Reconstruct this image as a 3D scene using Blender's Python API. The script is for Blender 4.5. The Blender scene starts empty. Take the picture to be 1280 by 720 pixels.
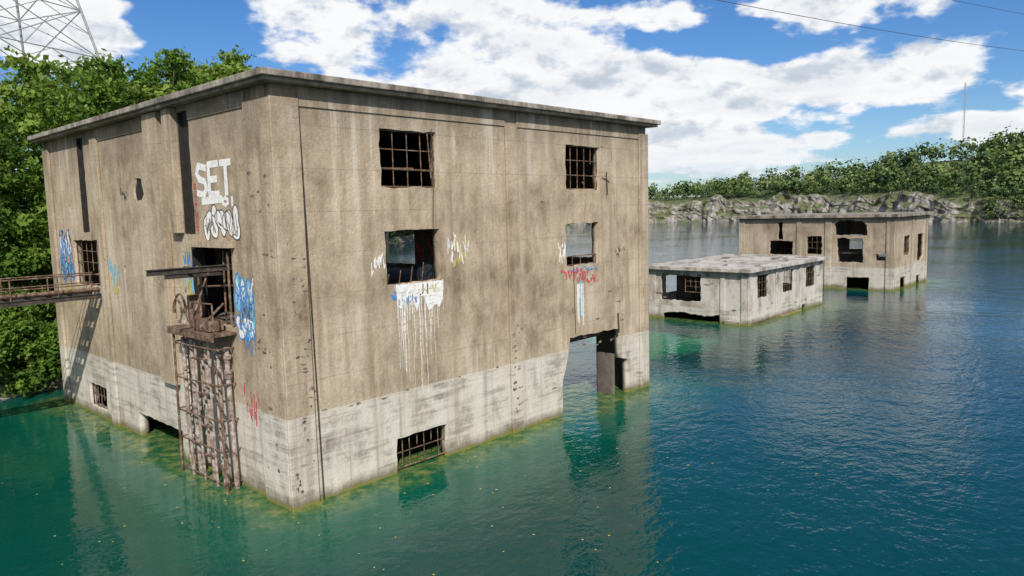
import bpy, bmesh, math, random, numpy as np
from mathutils import Vector, Matrix, noise as mnoise
random.seed(7); rng=np.random.default_rng(7)
S=bpy.context.scene; COL=S.collection
# ------------------------------------------------------------------ helpers
def link(o,parent=None):
    COL.objects.link(o)
    if parent: o.parent=parent
    return o
def empty(name):
    return link(bpy.data.objects.new(name,None))
def mesh_obj(name,verts,faces,mat=None,parent=None,smooth=False):
    me=bpy.data.meshes.new(name); me.from_pydata([tuple(v) for v in verts],[],faces); me.update()
    if mat: me.materials.append(mat)
    if smooth: me.polygons.foreach_set("use_smooth",[True]*len(me.polygons))
    return link(bpy.data.objects.new(name,me),parent)
BF=[(0,3,2,1),(4,5,6,7),(0,1,5,4),(1,2,6,5),(2,3,7,6),(3,0,4,7)]
def boxes(name,L,mat,parent=None,bevel=0.0):
    V=[];Fc=[]
    for a,b in L:
        k=len(V)
        V+=[(a[0],a[1],a[2]),(b[0],a[1],a[2]),(b[0],b[1],a[2]),(a[0],b[1],a[2]),(a[0],a[1],b[2]),(b[0],a[1],b[2]),(b[0],b[1],b[2]),(a[0],b[1],b[2])]
        Fc+=[tuple(k+i for i in f) for f in BF]
    o=mesh_obj(name,V,Fc,mat,parent)
    if bevel:
        m=o.modifiers.new("bevel","BEVEL"); m.width=bevel; m.segments=2
    return o
def rod_geo(V,Fc,p,q,r,r2=None,n=8):
    p=Vector(p);q=Vector(q);d=(q-p)
    if d.length<1e-6: return
    d.normalize(); a=d.orthogonal().normalized(); b=d.cross(a); r2=r if r2 is None else r2
    k=len(V)
    for i in range(n):
        t=2*math.pi*i/n; V.append(p+(a*math.cos(t)+b*math.sin(t))*r)
    for i in range(n):
        t=2*math.pi*i/n; V.append(q+(a*math.cos(t)+b*math.sin(t))*r2)
    for i in range(n):
        j=(i+1)%n; Fc.append((k+i,k+j,k+n+j,k+n+i))
    Fc.append(tuple(k+i for i in range(n))[::-1]); Fc.append(tuple(k+n+i for i in range(n)))
def rods(name,L,mat,parent=None,n=8):
    V=[];Fc=[]
    for e in L: rod_geo(V,Fc,e[0],e[1],e[2],e[3] if len(e)>3 else None,n)
    return mesh_obj(name,V,Fc,mat,parent)
# ------------------------------------------------------------------ node helper
class NT:
    def __init__(s,nt): s.nt=nt; s.n=nt.nodes; s.l=nt.links
    def new(s,t,**k):
        n=s.n.new(t)
        for a,b in k.items(): setattr(n,a,b)
        return n
    def put(s,sock,v):
        if isinstance(v,bpy.types.NodeSocket): s.l.new(v,sock)
        else: sock.default_value=v
    def math(s,op,a,b=None,c=None,clamp=False):
        n=s.new("ShaderNodeMath",operation=op,use_clamp=clamp); s.put(n.inputs[0],a)
        if b is not None: s.put(n.inputs[1],b)
        if c is not None: s.put(n.inputs[2],c)
        return n.outputs[0]
    def vmath(s,op,a,b=None,out=0):
        n=s.new("ShaderNodeVectorMath",operation=op); s.put(n.inputs[0],a)
        if b is not None: s.put(n.inputs[1],b)
        return n.outputs[out]
    def noise(s,vec,scale,detail=4,rough=.55,dist=0,out=0):
        n=s.new("ShaderNodeTexNoise"); s.put(n.inputs['Vector'],vec); n.inputs['Scale'].default_value=scale
        n.inputs['Detail'].default_value=detail; n.inputs['Roughness'].default_value=rough; n.inputs['Distortion'].default_value=dist
        return n.outputs[out]
    def ramp(s,fac,stops,interp='LINEAR'):
        n=s.new("ShaderNodeValToRGB"); n.color_ramp.interpolation=interp; e=n.color_ramp.elements
        while len(e)<len(stops): e.new(.5)
        for i,(p,c) in enumerate(stops):
            e[i].position=p
            if not isinstance(c,(tuple,list)): c=(c,c,c)
            e[i].color=(c[0],c[1],c[2],1)
        s.put(n.inputs[0],fac); return n.outputs[0]
    def mr(s,v,a,b,c=0,d=1,smooth=False):
        n=s.new("ShaderNodeMapRange"); n.interpolation_type='SMOOTHSTEP' if smooth else 'LINEAR'
        s.put(n.inputs[0],v)
        for i,x in enumerate((a,b,c,d)): n.inputs[i+1].default_value=x
        return n.outputs[0]
    def mix(s,f,a,b,mode='MIX'):
        n=s.new("ShaderNodeMix",data_type='RGBA',blend_type=mode); s.put(n.inputs[0],f)
        for sock,v in ((n.inputs[6],a),(n.inputs[7],b)):
            if isinstance(v,tuple) and len(v)==3: v=(*v,1)
            s.put(sock,v)
        return n.outputs[2]
    def sep(s,v):
        n=s.new("ShaderNodeSeparateXYZ"); s.put(n.inputs[0],v); return n.outputs
    def comb(s,x,y,z):
        n=s.new("ShaderNodeCombineXYZ"); s.put(n.inputs[0],x); s.put(n.inputs[1],y); s.put(n.inputs[2],z); return n.outputs[0]
    def scale(s,v,t): return s.vmath('MULTIPLY',v,t)
def material(name):
    m=bpy.data.materials.new(name); m.use_nodes=True; t=NT(m.node_tree)
    b=m.node_tree.nodes['Principled BSDF']; return m,t,b
def bump(t,h,strength,dist,b,normal=None):
    n=t.new("ShaderNodeBump"); n.inputs['Strength'].default_value=strength; n.inputs['Distance'].default_value=dist
    t.put(n.inputs['Height'],h)
    if normal: t.put(n.inputs['Normal'],normal)
    t.l.new(n.outputs[0],b.inputs['Normal']); return n.outputs[0]
# ------------------------------------------------------------------ materials
def concrete(name,cols,belt=3.3,pale=(.50,.475,.43),white=0.0,top=15.0):
    m,t,b=material(name)
    g=t.new("ShaderNodeNewGeometry"); P=g.outputs['Position']; x,y,z=t.sep(P)
    big=t.noise(P,.20,3,.6); med=t.noise(t.scale(P,(1,1,.7)),.9,6,.72,.3)
    streak=t.noise(t.scale(P,(1.5,1.5,.10)),1.0,5,.68)
    fine=t.noise(P,7,4,.75)
    f=t.math('MULTIPLY_ADD',streak,.25,t.math('MULTIPLY',big,.36)); f=t.math('MULTIPLY_ADD',med,.42,f)
    c=t.ramp(f,[(.40,cols[0]),(.475,tuple((a*.4+b_*.6) for a,b_ in zip(cols[0],cols[1]))),(.53,cols[1]),(.63,cols[2])])
    c=t.mix(t.mr(fine,.38,.68,.0,.34),c,(.16,.125,.09))
    # pour joints (irregular)
    zl=t.math('FRACT',t.math('MULTIPLY',t.math('MULTIPLY_ADD',med,.06,z),1/1.52))
    ln=t.math('LESS_THAN',zl,.014)
    lines=t.math('MULTIPLY',ln,t.mr(big,.42,.6,0,1))
    c=t.mix(t.math('MULTIPLY',lines,.25),c,(.10,.08,.06))
    # dark water runs
    run=t.noise(t.scale(P,(2.3,2.3,.09)),1.0,4,.6); rf=t.math('MULTIPLY',t.mr(run,.55,.66),t.mr(med,.42,.56,.0,1)); c=t.mix(t.math('MULTIPLY',rf,.5),c,(.15,.12,.085))
    st=t.math('MULTIPLY',t.mr(z,top-2.6,top,0,1),t.mr(streak,.38,.60,0.15,1)); c=t.mix(t.math('MULTIPLY',st,.8),c,(.11,.092,.078))
    # pale efflorescence
    e=t.math('MULTIPLY',t.mr(run,.46,.36),t.mr(big,.47,.58)); c=t.mix(t.math('MULTIPLY',e,.5),c,(.58,.53,.45))
    # spalls
    sp=t.mr(t.noise(t.scale(P,(1,1,.6)),1.5,6,.75),.645,.68); c=t.mix(t.math('MULTIPLY',sp,.75),c,(.17,.125,.085))
    rust=t.mr(t.noise(t.scale(P,(2.2,2.2,.45)),1.0,4,.7),.62,.73); c=t.mix(t.math('MULTIPLY',rust,.6),c,(.29,.14,.06))
    if white>0:
        wn=t.mr(t.noise(t.scale(P,(.8,.8,.5)),1.0,6,.7),.40,.56); c=t.mix(t.math('MULTIPLY',wn,white),c,(.58,.555,.51))
    if belt>0:
        zj=t.math('MULTIPLY_ADD',t.math('SUBTRACT',med,.5),.6,z)
        bf=t.mr(zj,belt+.07,belt-.07)
        lay=t.noise(t.scale(P,(.22,.22,3.4)),1.0,4,.7)
        pc=t.ramp(t.math('MULTIPLY_ADD',lay,.5,t.math('MULTIPLY',med,.5)),[(.36,(.20,.175,.145)),(.44,(pale[0]*.62,pale[1]*.61,pale[2]*.6)),(.50,(pale[0]*.9,pale[1]*.9,pale[2]*.88)),(.60,pale)])
        stv=t.mr(run,.52,.66,0,.5); pc=t.mix(stv,pc,(.27,.235,.19))
        c=t.mix(t.math('MULTIPLY',bf,t.mr(streak,.65,.35,.6,1)),c,pc)
        jl=t.math('LESS_THAN',t.math('ABSOLUTE',t.math('SUBTRACT',z,belt)),.03); c=t.mix(t.math('MULTIPLY',jl,.35),c,(.62,.60,.56))
    zz=t.math('MULTIPLY_ADD',t.math('SUBTRACT',med,.5),.6,z)
    c=t.mix(t.mr(zz,.55,.14,0,.8),c,(.12,.10,.055)); c=t.mix(t.mr(zz,.16,.04,0,.9),c,(.19,.18,.035))
    t.l.new(c,b.inputs['Base Color']); b.inputs['Roughness'].default_value=.93; b.inputs['Specular IOR Level'].default_value=.15
    h=t.math('MULTIPLY',t.noise(P,8,3,.75),.8); h=t.math('MULTIPLY_ADD',lines,-.5,h); h=t.math('MULTIPLY_ADD',t.noise(P,1.5,3,.7),1.2,h)
    bump(t,h,.7,.04,b); return m
M_CON=concrete("weathered_concrete",[(.20,.15,.10),(.45,.36,.255),(.57,.47,.345)],pale=(.62,.58,.515))
M_CON2=concrete("weathered_concrete_pale",[(.22,.185,.145),(.42,.375,.31),(.55,.52,.47)],belt=1.2,pale=(.58,.55,.5),white=.75,top=5)
M_CON3=concrete("weathered_concrete_far",[(.20,.155,.11),(.43,.35,.255),(.54,.455,.345)],belt=2.6,pale=(.56,.53,.48),top=9)
def slab_mat():
    m,t,b=material("roof_slab"); g=t.new("ShaderNodeNewGeometry"); P=g.outputs['Position']
    f=t.noise(t.scale(P,(1,1,.5)),.9,6,.72); c=t.ramp(f,[(.37,(.07,.06,.05)),(.5,(.22,.19,.155)),(.65,(.40,.36,.31))])
    t.l.new(c,b.inputs['Base Color']); b.inputs['Roughness'].default_value=.95; bump(t,t.noise(P,7,4,.7),.5,.03,b); return m
M_SLAB=slab_mat()
def metal(name,c1,c2,c3):
    m,t,b=material(name); g=t.new("ShaderNodeNewGeometry"); P=g.outputs['Position']
    f=t.noise(P,4,5,.7); c=t.ramp(f,[(.35,c1),(.5,c2),(.65,c3)]); t.l.new(c,b.inputs['Base Color']); b.inputs['Roughness'].default_value=.8
    return m
M_RUST=metal("rusty_steel",(.05,.03,.02),(.13,.075,.045),(.27,.20,.15))
M_PIPE=metal("old_pipe",(.12,.07,.05),(.27,.215,.175),(.45,.41,.37))
M_DARK=metal("dark_steel",(.02,.018,.016),(.045,.036,.03),(.09,.065,.05))
M_BLK=metal("slot_shade_black",(.008,.007,.006),(.014,.012,.01),(.025,.02,.017))  # near-black that stands in for shade in the west wall openings
M_GALV=metal("galvanised_steel",(.22,.23,.24),(.30,.31,.32),(.38,.39,.40))
M_CHIP=metal("spalled_concrete",(.06,.04,.028),(.14,.10,.07),(.42,.37,.31))
def plain(name,c,r=.8):
    m,t,b=material(name); g=t.new("ShaderNodeNewGeometry"); f=t.noise(g.outputs['Position'],6,4,.75)
    cc=t.mix(t.mr(f,.44,.68,0,.6),(*c,1),(.38,.32,.24,1)); t.l.new(cc,b.inputs['Base Color']); b.inputs['Roughness'].default_value=r; return m
P_WHITE=plain("spray_white",(.78,.78,.76)); P_RED=plain("spray_red",(.5,.03,.05)); P_BLUE=plain("spray_blue",(.03,.20,.5)); P_BLACK=plain("spray_black",(.03,.03,.035)); P_CYAN=plain("spray_cyan",(.13,.45,.62)); P_YEL=plain("spray_yellow",(.5,.42,.08))
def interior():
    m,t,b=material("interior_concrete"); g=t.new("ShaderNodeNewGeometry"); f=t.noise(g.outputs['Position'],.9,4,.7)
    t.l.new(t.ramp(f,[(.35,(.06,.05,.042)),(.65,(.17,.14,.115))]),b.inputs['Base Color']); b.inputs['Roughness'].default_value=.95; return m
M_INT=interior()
def leafmat(name,a,bb,cc,trans=True):
    m,t,b=material(name); at=t.new("ShaderNodeAttribute"); at.attribute_name="tint"; oi=t.new("ShaderNodeObjectInfo")
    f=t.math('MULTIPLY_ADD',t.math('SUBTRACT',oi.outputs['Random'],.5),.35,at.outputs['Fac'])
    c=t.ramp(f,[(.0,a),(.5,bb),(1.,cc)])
    b.inputs['Roughness'].default_value=.6; b.inputs['Specular IOR Level'].default_value=.2
    t.l.new(c,b.inputs['Base Color'])
    if trans:
        tr=t.new("ShaderNodeBsdfTranslucent"); t.l.new(t.mix(.5,c,(.24,.32,.03)),tr.inputs[0]); ms=t.new("ShaderNodeMixShader"); ms.inputs[0].default_value=.36
        t.l.new(b.outputs[0],ms.inputs[1]); t.l.new(tr.outputs[0],ms.inputs[2]); t.l.new(ms.outputs[0],t.n['Material Output'].inputs[0])
    return m
M_LEAF=leafmat("leaves",(.028,.075,.012),(.11,.21,.028),(.23,.31,.055))
M_FAR=leafmat("distant_foliage",(.020,.046,.016),(.080,.130,.034),(.19,.22,.065),False)
def bark():
    m,t,b=material("bark"); g=t.new("ShaderNodeNewGeometry"); f=t.noise(t.scale(g.outputs['Position'],(6,6,1.5)),1,4,.7)
    t.l.new(t.ramp(f,[(.35,(.05,.04,.03)),(.65,(.16,.13,.10))]),b.inputs['Base Color']); b.inputs['Roughness'].default_value=.9; return m
M_BARK=bark()
# ------------------------------------------------------------------ walls with polygon openings
def ragged(poly,amp=.03,step=.3,rnd=random):
    out=[]
    n=len(poly)
    for i in range(n):
        a=Vector(poly[i]);b=Vector(poly[(i+1)%n]); k=max(1,int((b-a).length/step))
        for j in range(k):
            p=a.lerp(b,j/k); s=amp*(2.2 if rnd.random()<.12 else 1)
            out.append((p.x+rnd.uniform(-s,s),p.y+rnd.uniform(-s,s)))
    return out
def wall(name,u0,u1,z0,z1,holes,axis,pos,thick,mat,parent,inward=1,amp=.03):
    cu=bpy.data.curves.new(name,'CURVE'); cu.dimensions='2D'; cu.fill_mode='BOTH'; cu.extrude=thick/2
    def sp(pts):
        s=cu.splines.new('POLY'); s.points.add(len(pts)-1)
        for i,p in enumerate(pts): s.points[i].co=(p[0],p[1],0,1)
        s.use_cyclic_u=True
    sp([(u0,z0),(u1,z0),(u1,z1),(u0,z1)])
    for h in holes:
        if len(h)==4 and not isinstance(h[0],(tuple,list)): h=[(h[0],h[2]),(h[1],h[2]),(h[1],h[3]),(h[0],h[3])]
        sp(ragged(h,amp))
    o=bpy.data.objects.new(name+"_c",cu); COL.objects.link(o)
    dg=bpy.context.evaluated_depsgraph_get(); me=bpy.data.meshes.new_from_object(o.evaluated_get(dg)); bpy.data.objects.remove(o)
    me.name=name
    for v in me.vertices:
        u,vv,w=v.co
        d=pos+inward*(thick/2+w)
        v.co=(u,d,vv) if axis=='y' else (d,u,vv)
    bm=bmesh.new(); bm.from_mesh(me); bmesh.ops.remove_doubles(bm,verts=bm.verts,dist=.0005); bmesh.ops.recalc_face_normals(bm,faces=bm.faces); bm.to_mesh(me); bm.free()
    me.materials.clear(); me.materials.append(mat)
    return link(bpy.data.objects.new(name,me),parent)
def circ(y,z,r,n=14):
    return [(y+r*random.uniform(.7,1.2)*math.cos(2*math.pi*i/n),z+1.2*r*random.uniform(.75,1.15)*math.sin(2*math.pi*i/n)) for i in range(n)]
# ------------------------------------------------------------------ MAIN BUILDING
LX,LY,H=23.25,25.2,15.0
B=empty("abandoned_quarry_building")
T=.42
RH=[(4.5,7.38,11.52,13.75),(15.93,18.75,11.47,13.68),(4.55,7.38,7.68,9.82),(15.86,18.6,7.6,9.75),(4.7,7.42,-1.6,1.42),
    [(15.3,-1.6),(21.3,-1.6),(21.3,1.95),(20.62,2.1),(20.55,3.82),(16.05,3.9),(15.85,2.9),(15.4,1.6)]]
wall("south_wall",0,LX,-2.5,H,RH,'y',0,T,M_CON,B)
LH=[(18.85,19.7,9.9,14.8),(17.7,21.6,7.1,9.5),(6.45,7.35,9.85,14.8),(3.55,6.9,6.3,9.35),circ(12.0,11.85,.55),(18.4,21.0,.45,1.72),(9.15,14.1,-1.6,1.17),(12.1,12.25,5.1,5.3),(21.6,21.8,11,11.4),(14.3,14.5,8,8.3)]
wall("west_wall",T,LY-T,-2.5,H,LH,'x',0,T,M_CON,B)
EH=[(3.2,9.5,7.5,9.9),(18.2,24,6.6,9.9),(3.0,11.5,-1.6,3.9),(14,18,11.5,13.7)]
wall("east_wall",T,LY-T,-2.5,H,EH,'x',LX,T,M_CON,B,inward=-1)
NH=[(4,7,11.5,13.7),(16,19,11.5,13.7),(4,7,7.6,9.8),(15,20,7.4,9.8),(9,13,-1.6,3)]
wall("north_wall",0,LX,-2.5,H,NH,'y',LY,T,M_CON,B,inward=-1)
o=.64
boxes("roof",[((-o,-o,H+.13),(LX+o,LY+o,H+.36))],M_SLAB,B,bevel=.03)
boxes("roof_cornice",[((-o+.14,-o+.14,H+.002),(LX+o-.14,LY+o-.14,H+.127))],M_CON,B)
pil=[((-.14,-.14,-2.5),(.98,-.003,14.55)),((-.14,0,-2.5),(-.003,1.75,14.55)),((11.5,-.12,-2.5),(12.28,-.003,14.3)),((22.45,-.12,-2.5),(LX+.1,-.003,14.6)),
     ((-.30,8.85,3.3),(-.003,10.35,14.98)),((-.30,7.45,9.9),(-.003,8.3,14.98)),((-.14,16.6,-2.5),(-.003,17.5,14.6)),((-.14,24.3,-2.5),(-.003,LY+.05,14.6)),((-.10,7.9,-2.5),(-.003,8.8,6.2))]
boxes("pilasters",pil,M_CON,B,bevel=.03)
boxes("wall_beam",[((.98,-.055,14.3),(11.5,-.003,14.98)),((12.28,-.055,14.3),(22.45,-.003,14.98)),((-.055,10.35,14.4),(-.003,16.6,14.98)),((-.055,1.75,14.4),(-.003,6.4,14.98))],M_CON,B)
boxes("lintels",[((-.3,3.2,9.36),(-.003,6.5,9.6))],M_CON,B)
boxes("slot_shade_panels",[((-.02,7.30,9.9),(.3,7.38,14.78)),((-.02,19.62,9.95),(.3,19.72,14.75)),((.13,6.3,9.8),(.17,7.8,14.9)),((.13,18.5,9.8),(.17,20.2,14.9)),((.08,11.1,10.9),(.12,12.9,12.9)),((-.01,6.84,6.3),(.5,6.94,9.33))],M_BLK,B)  # added black panels: shade put into slots, hole and doorway reveal
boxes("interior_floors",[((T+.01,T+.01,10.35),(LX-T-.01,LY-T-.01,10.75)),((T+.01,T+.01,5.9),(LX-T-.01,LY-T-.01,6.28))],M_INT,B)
cols=[((x-.3,y-.3,-2.5),(x+.3,y+.3,14.99)) for x in (6.2,12,17.8) for y in (6,12.5,19)]
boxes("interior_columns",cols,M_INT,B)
boxes("interior_walls_and_shade_box",[((T+.02,y-.2,14.2),(LX-T-.02,y+.2,14.8)) for y in (6,12.5,19)]+[((9,T+.02,6.28),(9.2,3.6,10.35)),((1,14,10.75),(12,14.2,14.99)),((13.5,7,10.75),(13.7,20,14.99)),((22.3,T+.02,-1),(22.82,2.95,5.88)),((16.2,1.6,3.2),(22.3,2.0,5.88)),((20.4,.44,-1),(20.6,1.5,2.3)),((19,3,10.76),(19.2,9,14.19))],M_INT,B)  # includes a dark box added inside the big door, standing in for shade
boxes("machinery",[((4.8,2.5,6.3),(5.6,4,7.9)),((6.2,3.5,6.3),(7.0,5,7.6)),((16,3,10.8),(18.5,4,12.4)),((5,4,10.8),(7,5,13))],M_DARK,B,bevel=.05)
G=[]
def grille(x0,x1,z0,z1,nx,nz,y=.16,miss=.15,axis='y',seed=1):
    r=random.Random(seed); P=(lambda u,z:(u,y,z)) if axis=='y' else (lambda u,z:(y,u,z))
    G.append((P(x0,z0+.02),P(x1,z0+.02),.035));G.append((P(x0,z1-.02),P(x1,z1-.02),.035));G.append((P(x0+.02,z0),P(x0+.02,z1),.035));G.append((P(x1-.02,z0),P(x1-.02,z1),.035))
    for i in range(1,nx):
        u=x0+(x1-x0)*i/nx
        a=z0 if r.random()>miss else z0+(z1-z0)*r.choice([.33,.6]); G.append((P(u,a),P(u+r.uniform(-.03,.03),z1),.022))
    for j in range(1,nz):
        z=z0+(z1-z0)*j/nz
        b=x1 if r.random()>miss else x0+(x1-x0)*.6; G.append((P(x0,z),P(b,z+r.uniform(-.04,.04)),.022))
grille(4.5,7.38,11.52,13.75,4,3,seed=3); G.append(((4.5,.14,12.25),(7.38,.14,12.2),.04)); G.append(((6.95,.05,13.7),(7.0,-.05,11.9),.03))
grille(15.93,18.75,11.47,13.68,5,3,miss=.05,seed=5)
grille(4.7,7.42,.1,1.42,7,2,seed=6); grille(15.86,18.6,7.6,8.1,4,1,seed=6)
grille(17.7,21.6,7.1,9.5,5,4,axis='x',seed=2); grille(18.4,21,.45,1.72,6,2,axis='x',seed=9)
for i in range(4): G.append(((4.65+i*.6,.12,7.68),(4.65+i*.6+.1,.1,8.1+.12*i),.02))
rods("window_bars",G,M_RUST,B,6)
rods("wall_cable",[((1.01,-.03,14.9),(1.12,-.03,7),.03),((1.12,-.03,7),(1.22,-.03,-.2),.03)],M_DARK,B,6)
rods("hanging_wires",[((7.1,-.06,13.9),(7.12,-.05,12),.018),((7.12,-.05,12),(7.02,-.04,9.9),.018),((20.3,-.05,4.7),(20.35,-.05,3.6),.05),((19.3,-.08,12.4),(19.35,-.1,11.2),.03),((19.0,-.04,12.1),(19.6,-.04,11.9),.02),((16.4,-.03,7.6),(16.5,-.03,4.1),.018)],M_DARK,B,6)
R=[];r=random.Random(4)
for i,y in enumerate([3.95,4.25,4.6,4.95,5.3,5.75,6.1,6.5,6.85,7.15,7.35]):
    x=-.25-.2*(i%3); top=6.0+r.uniform(-.7,.3); bot=r.choice([-.6,-.6,-.6,.7,-.6]); rr=r.choice([.05,.07,.10])
    mid=(x+r.uniform(-.05,.05),y-.05+r.uniform(-.06,.06),3)
    R.append(((x,y,top),mid,rr)); R.append((mid,(x-.05,y-.22+r.uniform(-.12,.12),bot),rr))
    for k in range(4):
        zc=r.uniform(.5,5.5); R.append(((x,y-.05,zc),(x,y-.06,zc+.14),rr*1.5))
rods("pipe_rack",R,M_PIPE,B,10)
R=[]
for z in [.2,1.5,2.7,4.1,5.5]:
    R.append(((-.72,3.6,z),(-.72,7.5,z+r.uniform(-.12,.12)),.035)); R.append(((0,3.8,z),(-.8,3.75,z),.035)); R.append(((0,7.3,z),(-.8,7.3,z),.035))
for z in [.8,2.0,3.3,4.7]: R.append(((-.85,3.4,z),(-.55,4.4,z),.05)); R.append(((-.6,4.6,z+.3),(-.7,6.0,z+.25),.05))
R.append(((-.75,7.5,6.0),(-.85,7.35,-.6),.05)); R.append(((-.8,3.5,3.2),(-.85,3.35,-.6),.06))
rods("pipe_brackets",R,M_RUST,B,6)
pl=[((-.95,3.5,6.02),(.2,7.6,6.12)),((-.98,3.5,5.85),(-.90,7.6,6.02)),((-.75,4.2,6.15),(-.15,5.6,6.55)),((-.4,6.5,6.15),(.2,6.8,7.4))]
boxes("steel_platform",pl,M_RUST,B,bevel=.02)
R=[]
for k in range(8):
    a=math.pi*k/8; b2=math.pi*(k+1)/8
    for rad,yy in ((.55,6.9),(.4,7.2)): R.append(((-.5,yy+.35-rad*math.cos(a),6.6+rad*math.sin(a)*1.5),(-.5,yy+.35-rad*math.cos(b2),6.6+rad*math.sin(b2)*1.5),.045))
R+=[((-.9,3.5,6.1),(-.9,3.5,7.3),.03),((-.9,3.5,7.3),(-.9,5.2,7.25),.03),((-.9,5.2,6.1),(-.9,5.2,7.25),.03),((-.1,4.2,7.2),(-.8,4.8,6.3),.05),((.1,5.6,8.6),(-.7,5.7,6.5),.04),((-.1,6.2,6.2),(-.1,6.3,8.6),.05),((-.05,3.75,6.4),(-.05,3.75,9.2),.05),((.2,4.6,9.2),(.2,4.7,6.2),.04),((.1,3.8,7.9),(.1,6.7,7.7),.04)]
rods("rails_and_hoses",R,M_RUST,B,8)
def ibeam(a0,a1,y,z,w=.16,h=.22,t=.03):
    return [((a0,y-w/2,z),(a1,y+w/2,z+t)),((a0,y-w/2,z+h-t),(a1,y+w/2,z+h)),((a0,y-t/2,z+t),(a1,y+t/2,z+h-t))]
boxes("hoist_beams",ibeam(-3.0,2.5,3.85,8.5)+ibeam(-1.7,2.5,5.6,8.2)+[((-1.0,3.95,8.55),(-.9,5.5,8.65))],M_DARK,B)
# catwalk to the bank
CW=empty("pipe_catwalk"); bx=[];rr=[]
for y in (17.75,19.3): bx+=ibeam(-40,.3,y,6.55,.14,.25)
bx+=[((-40+i*.9,17.8,6.80),(-40+i*.9+.6,19.25,6.84)) for i in range(44)]
boxes("deck",bx,M_DARK,CW)
for y in (17.72,19.33):
    for z in (7.3,7.8): rr.append(((-40,y,z),(.1,y,z),.03))
    for i in range(21): rr.append(((-40+i*2,y,6.8),(-40+i*2,y,7.8),.03))
rr+=[((-40,18.2,6.98),(.4,18.2,6.98),.11),((-40,18.7,6.95),(.4,18.7,6.95),.08)]
for xx in (-12,-24,-36):
    for y in (17.75,19.3): rr.append(((xx,y,-3),(xx,y,6.6),.12))
rods("rails_and_pipes",rr,M_RUST,CW,8)
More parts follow.
